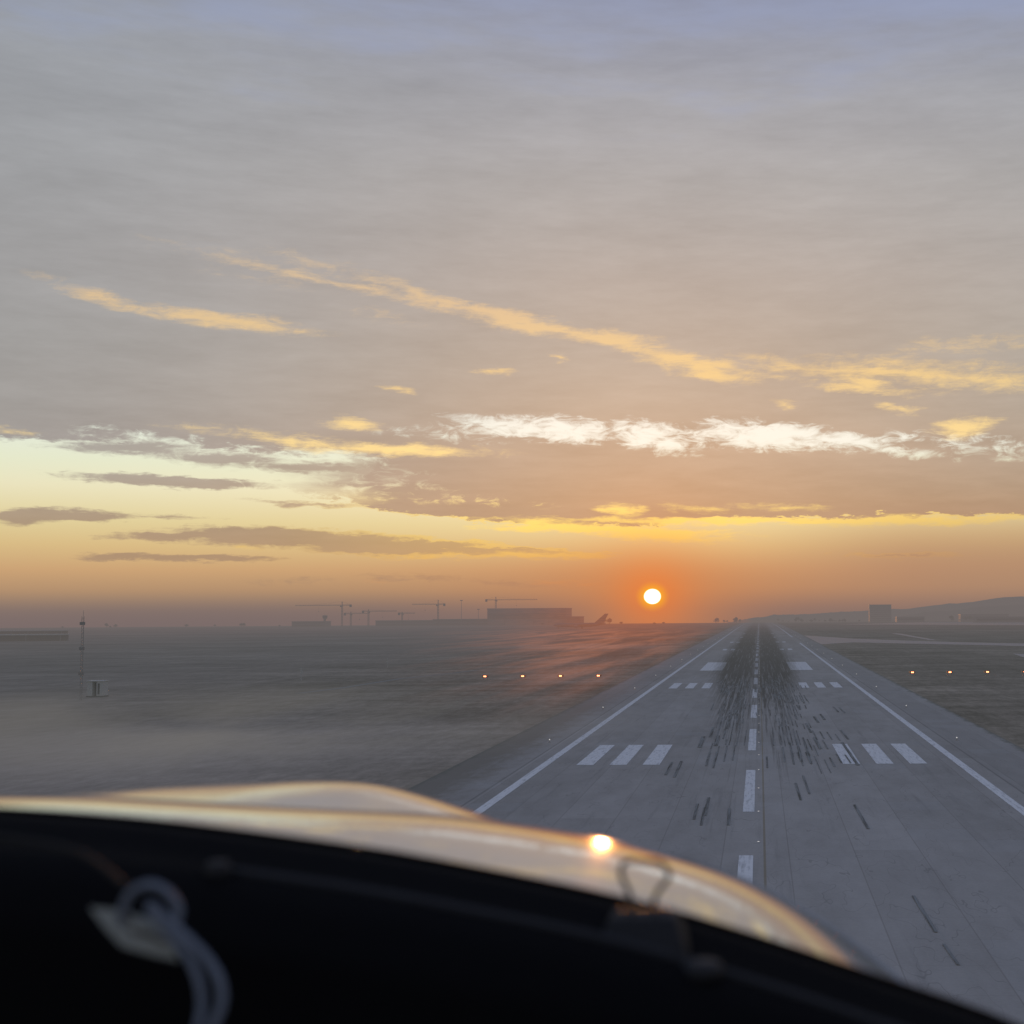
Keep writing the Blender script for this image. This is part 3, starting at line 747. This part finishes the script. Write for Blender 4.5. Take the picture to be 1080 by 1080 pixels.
T = zt(2300)
crane(-703, 2300, 33.0 - T, 80, 16, -1, 7, 'tallest left crane, its long jib pointing left behind the control tower')
crane(-697, 2330, 19.0 - T, 30, 12, 1, 4, 'low crane close behind the mast of the tallest left crane')
crane(-658, 2300, 22.5 - T, 48, 11, 1, 4, 'crane with counterweight on its left, right of the tall left crane')
crane(-614, 2350, 19.0 - T, 22, 7, 1, 3, 'shortest crane just above the roof of the low pier building', 1.6)
crane(-540, 2300, 33.5 - T, 44, 12, -1, 8, 'tall crane midway between the control tower and the hangar')
crane(-454, 2360, 41.0 - T, 72, 18, 1, 6, 'crane behind the left corner of the hangar, jib over its roof')
for x, yy, h, lb in ((-505, 2320, 42, 'thin lone floodlight mast left of the hangar crane'), (-480, 2340, 27, 'shorter thin mast just left of the hangar'),):
    r = tag(empty('floodlight_mast', (x, yy, zt(yy))), lb, 'light mast')
    b = MB(); b.bar((0, 0, -2), (0, 0, h), .55, 6, .3); b.build('pole', M_GREY, r)
    b = MB(); b.box(-2.2, -.6, h, 2.2, .6, h + 1.3); b.build('lamp_head', M_DARKPANEL, r)

# parked airliner, seen mostly as its swept fin
r = tag(empty('parked_airliner', (-204, 1560, zt(1560)), radians(0)), 'parked airliner whose swept tail fin stands right of the hangar', 'airliner')
def fus(x):
    t = (x + 30) / 60
    if t < .12: return .4 + 2.6 * sin(t / .12 * pi / 2)
    if t > .68: return 3.0 - 2.4 * ((t - .68) / .32) ** 1.4
    return 3.0
b = MB(); pts = [(-30 + i * 2, 0, 4.0 + max(0, (i - 20) * .12)) for i in range(31)]
b.tube(pts, [fus(p[0]) * .8 for p in pts], 14); b.build('fuselage', M_AIRL, r, smooth=True)
def blade(P, th):
    b = MB()
    A = [b.bm.verts.new((p[0], p[1] - (th if abs(p[2] - P[0][2]) < 1 or True else 0), p[2])) for p in P]; B = [b.bm.verts.new((p[0], p[1] + th, p[2])) for p in P]
    n = len(P); b.bm.faces.new(A); b.bm.faces.new(B[::-1])
    for i in range(n): b.bm.faces.new((A[i], B[i], B[(i + 1) % n], A[(i + 1) % n]))
    return b
blade([(17, 0, 6.2), (27.5, 0, 6.0), (33.2, 0, 16.6), (29.2, 0, 16.6)], .22).build('tail_fin', M_AIRL, r)
b = MB()
for sy in (-1, 1):
    for z in (6.1,):
        b.bm.faces.new([b.bm.verts.new(p) for p in ((22, sy * 1, z), (28.5, sy * 1, z), (31, sy * 9, z + .8), (28.5, sy * 9, z + .8))])
b.build('tailplane', M_AIRL, r)
b = MB()
for sy in (-1, 1):
    b.bm.faces.new([b.bm.verts.new(p) for p in ((-6, sy * 2, 3.4), (7, sy * 2, 3.4), (16, sy * 27, 5.2), (12.5, sy * 27, 5.2))])
b.build('wing', M_AIRL, r)
for sy in (-1, 1):
    b = MB(); b.tube([(-5, sy * 9, 2.5), (-3, sy * 9, 2.5), (1, sy * 9, 2.6), (3, sy * 9, 2.8)], [1.2, 1.45, 1.2, .7], 12); b.build('engine', M_AIRL, r, smooth=True)
b = MB()
for x, yy in ((-24, 0), (3, -3.4), (3, 3.4)): b.bar((x, yy, 0), (x, yy, 3.2), .2, 6); b.bar((x, yy - .5, .6), (x, yy + .5, .6), .6, 10)
b.build('landing_gear', M_DARKPANEL, r)

# trees on the horizon: trunk, limbs and a crown of many leaf faces
def tree_meshes(seed, h, spread):
    R = random.Random(seed)
    b = MB(); b.bar((0, 0, -.5), (0, 0, h * .35), h * .035, 7, h * .022, cap=False)
    tips = []
    for i in range(7):
        a = R.random() * 6.28; l = h * R.uniform(.25, .42); z0 = h * R.uniform(.22, .38)
        t = Vector((cos(a) * spread * R.uniform(.3, .75), sin(a) * spread * R.uniform(.3, .75), z0 + l)); tips.append(t)
        b.bar((0, 0, z0), t, h * .015, 5, h * .005, cap=False)
    b.bar((0, 0, h * .33), (R.uniform(-.3, .3), R.uniform(-.3, .3), h * .85), h * .022, 5, h * .005, cap=False)
    tips += [Vector((R.uniform(-.2, .2) * spread, R.uniform(-.2, .2) * spread, h * R.uniform(.6, .92))) for _ in range(4)]
    tr = b
    c = MB()
    for t in tips:
        cr = spread * R.uniform(.28, .45)
        for _ in range(70):
            v = Vector((R.gauss(0, 1), R.gauss(0, 1), R.gauss(0, .8))); v = v.normalized() * cr * R.random() ** .4
            p = t + v; s = h * R.uniform(.02, .045)
            q = Euler((R.random() * 6, R.random() * 6, R.random() * 6)).to_matrix()
            c.quad(*[p + q @ Vector(k) * s for k in ((-1, -.6, 0), (1, -.6, 0), (1, .6, 0), (-1, .6, 0))])
    return tr, c
kinds = []
for sd, h, sp in ((1, 10, 5.0), (2, 8, 5.5), (3, 13, 5.0), (4, 6, 4.5)):
    tr, c = tree_meshes(sd, h, sp)
    t = tr.build('trunk', M_BARK); cr = c.build('crown', M_LEAF)
    kinds.append((t, cr))
R = random.Random(9)
spots = []
spots += [(R.uniform(-262, -244), R.uniform(2250, 2400), 2) for _ in range(4)] + [(R.uniform(-240, -225), 2300, 3) for _ in range(2)]
spots += [(-150 + R.uniform(-3, 3), 2200, 3), (-160, 2100, 3)]
spots += [(R.uniform(-92, -38), R.uniform(2500, 3300), R.choice((0, 1, 2))) for _ in range(16)]
spots += [(R.uniform(40, 190), R.uniform(2500, 3400), R.choice((0, 1, 3))) for _ in range(26)]
spots += [(76, 2900, 2), (80, 2920, 2), (83, 2900, 2)]
spots += [(-870, 2300, 0), (-874, 2300, 1), (-1090, 2300, 1), (-1098, 2300, 3), (-1110, 2310, 0), (-1000, 2500, 3), (-795, 2260, 3), (-340, 2150, 3), (-980, 2330, 3), (-1180, 2300, 3)]
spots += [(R.uniform(300, 560), R.uniform(2350, 3000), R.choice((0, 1, 2))) for _ in range(22)]
used = set()
for i, (x, yy, k) in enumerate(spots):
    r = empty('tree', (x, yy, zt(yy)), R.random() * 6)
    sc = R.uniform(.6, .95); r.scale = (sc, sc, sc)
    if x < -700: lb, gp = 'small dark tree breaking the horizon at the far left', 'lone trees on the left horizon'
    elif x < -200: lb, gp = 'dark tree clump member right of the airliner fin', 'trees right of the airliner fin'
    elif x < 0: lb, gp = 'hazy tree just left of the far runway end', 'trees left of the far runway end'
    elif x < 200: lb, gp = 'hazy tree just right of the far runway end', 'trees right of the far runway end'
    else: lb, gp = 'hazy tree among the low warehouses under the hill', 'trees below the right hill'
    tag(r, lb, 'tree', gp)
    for src in kinds[k]:
        if src.name in used or src.parent is not None:
            c = src.copy(); c.parent = None; COL.objects.link(c)
        else:
            c = src; used.add(src.name)
        c.parent = r; c.location = (0, 0, 0)
for t, c in kinds:
    for o in (t, c):
        if o.parent is None: bpy.data.objects.remove(o)

# ------------------------------------------------------------------ aircraft nose and glareshield (metres, relative to the pilot's eye)
def cowl_nodes(s, b):
    tc = s.new('ShaderNodeTexCoord')
    n = s.noise(s.vscale(tc.outputs['Object'], 2, 2, 2), 1, 4, .6)
    s.l.new(s.mix(n, (.30, .41, .58, 1), (.39, .50, .67, 1)), b.inputs['Base Color'])
    s.l.new(s.m('MULTIPLY_ADD', n, .05, .03), b.inputs['Roughness'])
    b.inputs['Metallic'].default_value = .85
M_COWL = material('polished_cowling_paint', build=cowl_nodes, haze=False)
def cowl2_nodes(s, b):
    cowl_nodes(s, b)
    for l in list(b.inputs['Roughness'].links): s.l.remove(l)
    b.inputs['Roughness'].default_value = .10
M_COWL2 = material('satin_cowling_paint', build=cowl2_nodes, haze=False)
M_SHIELD = material('black_glareshield_vinyl', (.0032, .0032, .0038), .85, spec=.05, haze=False)
M_SHIELD2 = material('black_rubber_trim', (.0015, .0015, .0015), .9, spec=.02, haze=False)
M_TRIM = material('worn_trim_edge', (.016, .017, .020), .6, spec=.2, haze=False)
M_WIRE = material('clip_wire', (.045, .038, .032), .5, .3, haze=False)
M_CLIP = material('clip_black_steel', (.014, .014, .015), .6, spec=.15, haze=False)
M_CORD = material('blue_grey_cord', (.13, .155, .20), .8, haze=False)
M_TAGM = material('pale_tag_card', (.23, .25, .235), .6, haze=False)
M_TAGD = material('tag_print', (.04, .035, .03), .7, haze=False)

plane = tag(empty('aircraft', EYE), 'own light aircraft with black glareshield and shiny nose cowling', 'aircraft')

def interp(T, x):
    if x <= T[0][0]: return T[0][1] + (x - T[0][0]) * (T[1][1] - T[0][1]) / (T[1][0] - T[0][0])
    for (a, p), (c, q) in zip(T, T[1:]):
        if x <= c: return p + (q - p) * (x - a) / (c - a)
    return T[-1][1] + (x - T[-1][0]) * (T[-1][1] - T[-2][1]) / (T[-1][0] - T[-2][0])
def smooth_table(T, x, w):
    s = tot = 0
    for k in range(-6, 7):
        g = exp(-(k / 3.0) ** 2); s += g * interp(T, x + k * w / 3); tot += g
    return s / tot
SIL = [(-1.3, -.225), (-0.8905, -0.2060), (-0.7780, -0.2086), (-0.6660, -0.2145), (-0.5544, -0.2203), (-0.4211, -0.2273), (-0.3547, -0.2319), (-0.2664, -0.2441), (-0.1785, -0.2584), (-0.1128, -0.2747), (-0.0583, -0.2888), (-0.0040, -0.3093), (0.0501, -0.3372), (0.1037, -0.3724), (0.1676, -0.4232), (.34, -.62)]
b = MB(); rows = []
NX, NY = 150, 70; CS = .68
for i in range(NX + 1):
    x = -1.5 + 1.95 * i / NX
    zs = smooth_table(SIL, x, .035)
    dep = min(-zs / 1.6, .4)
    s0 = .006; P = 4.5
    col = []
    for j in range(NY + 1):
        Y = 1.03 + 1.3 * j / NY
        t = (Y - .92) / .68
        def I(t): return .68 * (s0 * t + (dep + .004 - s0) * t ** (P + 1) / (P + 1))
        z = zs + I(1.0) - I(t)
        col.append(b.bm.verts.new((x * CS, Y * CS, z * CS)))
    rows.append(col)
for i in range(NX):
    for j in range(NY): b.bm.faces.new((rows[i][j], rows[i + 1][j], rows[i + 1][j + 1], rows[i][j + 1]))
cw = b.build('engine_cowling', M_COWL, plane, smooth=True)
# raised bulge of the left cowl half, standing a little farther forward
BUL = [(-1.2848, -0.2802), (-1.1405, -0.2751), (-1.0544, -0.2670), (-0.9970, -0.2602), (-0.8538, -0.2510), (-0.6681, -0.2447), (-0.6111, -0.2464), (-0.5683, -0.2521), (-0.5043, -0.2691), (-0.4545, -0.2846), (-0.3978, -0.3042), (-0.3413, -0.3252), (-0.2568, -0.3572)]
b = MB(); rows = []
for i in range(81):
    x = BUL[0][0] + (BUL[-1][0] - BUL[0][0]) * i / 80
    zs = smooth_table(BUL, x, .022); dep = -zs / 2.05; col = []
    for j in range(41):
        Y = 1.55 + .9 * j / 40; t = (Y - 1.55) / .5
        def I2(t): return .5 * (.01 * t + (dep - .008) * abs(t) ** 4 / 4)
        col.append(b.bm.verts.new((x * CS, Y * CS, (zs + I2(1.0) - I2(t)) * CS)))
    rows.append(col)
for i in range(80):
    for j in range(40): b.bm.faces.new((rows[i][j], rows[i + 1][j], rows[i + 1][j + 1], rows[i][j + 1]))
b.build('cowling_bulge', M_COWL2, plane, smooth=True)

EDGE = [(-.9, -.105), (-.7, -.0995), (-.523, -.102), (-.417, -.106), (-.338, -.112), (-.26, -.122), (-.197, -.131), (-.135, -.143), (-.094, -.151), (-.053, -.161), (-.012, -.173), (.023, -.184), (.048, -.193), (.079, -.203), (.109, -.212), (.138, -.223), (.173, -.239), (.3, -.31), (.4, -.38)]
def edge(x): return smooth_table(EDGE, x, .03)
# profile of the glareshield from its front lip back to the pilot: (Y, drop below the lip)
PROF = [(.785, .16), (.783, .09), (.778, .03), (.765, .008), (.75, .0), (.735, .001), (.72, .006), (.70, .008), (.685, .008), (.665, .016), (.648, .026), (.638, .034), (.632, .08), (.628, .16), (.62, .35)]
b = MB(); rows = []
for i in range(121):
    x = -.95 + 1.35 * i / 120
    rows.append([b.bm.verts.new((x, Y, edge(x) - dz)) for Y, dz in PROF])
for i in range(120):
    for j in range(len(PROF) - 1): b.bm.faces.new((rows[i][j], rows[i + 1][j], rows[i + 1][j + 1], rows[i][j + 1]))
gs = b.build('glareshield', M_SHIELD, plane, smooth=True)
def surf(x, Y):
    for (a, p), (c, q) in zip(PROF, PROF[1:]):
        if c <= Y <= a: return edge(x) - (p + (q - p) * (Y - a) / (c - a))
    return edge(x) - .05
b = MB(); b.tube([(x / 100, .757, edge(x / 100) - .004) for x in range(-92, 39, 2)], .006, 10); b.build('lip_trim', M_SHIELD2, gs, smooth=True)
b = MB()
P = [(x / 100, .695, surf(x / 100, .695) + .0005) for x in range(-27, 34, 2)]
b.tube(P, .0028, 8); b.build('piping', M_TRIM, gs, smooth=True)
b = MB(); b.bar((-.272, .69, surf(-.272, .69) - .002), (-.272, .69, surf(-.272, .69) + .006), .007, 12, .005); b.build('fastener', M_TRIM, gs, smooth=True)
b = MB(); b.bar((-.030, .69, surf(-.030, .69) - .002), (-.030, .69, surf(-.030, .69) + .004), .012, 12, .009); b.build('fastener', M_TRIM, gs, smooth=True)

# binder clip on the lip of the glareshield
clip = tag(empty('binder_clip', EYE + Vector((-.061, .715, edge(-.061) - .012))), 'black binder clip with bent wire handle on the glareshield lip', 'clip')
b = MB()
W = .025
pr = [(-.022, -.006), (-.018, .004), (-.004, .016), (.012, .018), (.020, .010), (.022, -.004)]
for sgn in (0,):
    V = [[b.bm.verts.new((sx * (W - .009 * max(0, z / .018)), yy, z)) for (yy, z) in pr] for sx in (-1, 1)]
    for i in range(len(pr) - 1): b.bm.faces.new((V[0][i], V[0][i + 1], V[1][i + 1], V[1][i]))
    b.bm.faces.new(V[0]); b.bm.faces.new(V[1][::-1])
b.build('body', M_CLIP, clip, smooth=False, bevel=.0015)
b = MB(); b.tube(catmull([(-.008, .004, .012), (-.0065, .006, .020), (-.009, .010, .028), (-.0125, .012, .035), (-.0115, .014, .0405), (-.006, .015, .042), (.0, .015, .0415), (.007, .015, .041), (.0115, .014, .037), (.012, .012, .033), (.007, .010, .027), (.0045, .007, .020), (.006, .004, .012)], 6), .0014, 8)
b.build('wire_handle', M_WIRE, clip, smooth=True)

# paper tag on a looped cord, lying on the glareshield
def on(x, Y, h=.003): return Vector((x, Y, surf(x, Y) + h))
cord = tag(empty('cord_with_tag', EYE + Vector((-.27, .60, -.14))), 'blue grey looped cord with pale tag lying on the glareshield', 'cord')
b = MB()
b.tube(catmull([(-0.0086, 0.0000, 0.0068), (-0.0075, -0.0010, 0.0139), (-0.0026, -0.0030, 0.0215), (0.0061, -0.0040, 0.0245), (0.0141, -0.0050, 0.0211), (0.0188, -0.0060, 0.0149), (0.0177, -0.0070, 0.0095), (0.0098, -0.0060, 0.0109), (0.0059, -0.0050, 0.0159), (0.0127, -0.0070, 0.0119), (0.0240, -0.0100, 0.0038), (0.0332, -0.0120, -0.0037), (0.0406, -0.0150, -0.0123), (0.0428, -0.0170, -0.0219), (0.0402, -0.0200, -0.0315), (0.0373, -0.0220, -0.0444)], 7), .0019, 10)
b.build('cord_strand', M_CORD, cord, smooth=True)
b = MB()
b.tube(catmull([(0.0064, -0.0040, 0.0129), (0.0153, -0.0070, 0.0043), (0.0254, -0.0110, -0.0039), (0.0313, -0.0140, -0.0126), (0.0340, -0.0160, -0.0222), (0.0338, -0.0190, -0.0318), (0.0313, -0.0210, -0.0447)], 7), .0019, 10)
b.build('cord_strand', M_CORD, cord, smooth=True)
b = MB()
P = [(-0.0226, 0.0000, 0.0141), (-0.0092, 0.0010, 0.0126), (0.0025, 0.0030, 0.0081), (0.0115, 0.0000, 0.0027), (0.0180, -0.0030, -0.0075), (0.0064, -0.0030, -0.0050), (-0.0070, -0.0030, -0.0014), (-0.0143, -0.0020, 0.0052)]
top = [b.bm.verts.new(p) for p in P]; bot = [b.bm.verts.new(Vector(p) + Vector((0, .001, -.0012))) for p in P]
b.bm.faces.new(top); b.bm.faces.new(bot[::-1])
for i in range(8): b.bm.faces.new((top[i], bot[i], bot[(i + 1) % 8], top[(i + 1) % 8]))
tg = b.build('tag', M_TAGM, cord)
b = MB()
for q in (((-0.0062, -0.0080, 0.0133), (-0.0013, -0.0080, 0.0121), (0.0004, -0.0080, 0.0093), (-0.0045, -0.0080, 0.0101)), ((0.0022, -0.0080, 0.0065), (0.0088, -0.0080, 0.0053), (0.0105, -0.0080, 0.0025), (0.0043, -0.0080, 0.0033)), ((0.0096, -0.0080, 0.0033), (0.0142, -0.0080, 0.0025), (0.0155, -0.0080, 0.0001), (0.0109, -0.0080, 0.0009)), ((-0.0012, -0.0080, 0.0077), (0.0013, -0.0080, 0.0065), (0.0022, -0.0080, 0.0029), (-0.0003, -0.0080, 0.0041))):
    b.quad(*q)
b.build('tag_print', M_TAGD, tg)
# a thin dark cable running left to the tag
cab = tag(empty('black_cable', EYE + Vector((-.32, .6, -.125))), 'thin dark cable running from the upper left towards the tag', 'cable')
b = MB(); b.tube(catmull([(-0.0606, 0.0600, 0.0211), (-0.0247, 0.0450, 0.0203), (0.0033, 0.0300, 0.0188), (0.0225, 0.0180, 0.0141), (0.0426, 0.0020, 0.0072)], 6), .0014, 8); b.build('cable_run', material('dull_black_cable', (.013, .013, .013), .8, spec=.2, haze=False), cab, smooth=True)

# ------------------------------------------------------------------ sun lamp and camera
sl = bpy.data.lights.new('sun', 'SUN'); sl.energy = 2.0; sl.angle = radians(.53); sl.color = (1.0, .38, .10)
so = bpy.data.objects.new('sun', sl); COL.objects.link(so)
sd = Vector((sin(radians(SUN_AZ)) * cos(radians(SUN_EL)), cos(radians(SUN_AZ)) * cos(radians(SUN_EL)), sin(radians(SUN_EL))))
so.rotation_euler = sd.to_track_quat('Z', 'Y').to_euler(); so.location = (0, 0, 60)

cam = bpy.data.cameras.new('camera'); co = bpy.data.objects.new('camera', cam); COL.objects.link(co)
cam.sensor_width = 36; cam.sensor_fit = 'HORIZONTAL'; cam.lens = 36 * 1445 / 1080
cam.shift_x = -(762 - 540) / 1080.0
cam.clip_start = .02; cam.clip_end = 60000
cam.dof.use_dof = True; cam.dof.focus_distance = 800; cam.dof.aperture_fstop = 6.6
co.location = EYE
M = Matrix.Rotation(radians(1.5111), 4, 'Z') @ Matrix.Rotation(pi / 2 + radians(4.2067), 4, 'X') @ Matrix.Rotation(radians(-.42), 4, 'Z')
co.matrix_world = Matrix.Translation(EYE) @ M
scene.camera = co

scene.view_settings.view_transform = 'Standard'
scene.view_settings.look = 'None'
scene.view_settings.exposure = 0
scene.render.engine = 'CYCLES'
scene.cycles.use_denoising = True
scene.cycles.max_bounces = 5
scene.cycles.sample_clamp_indirect = 6
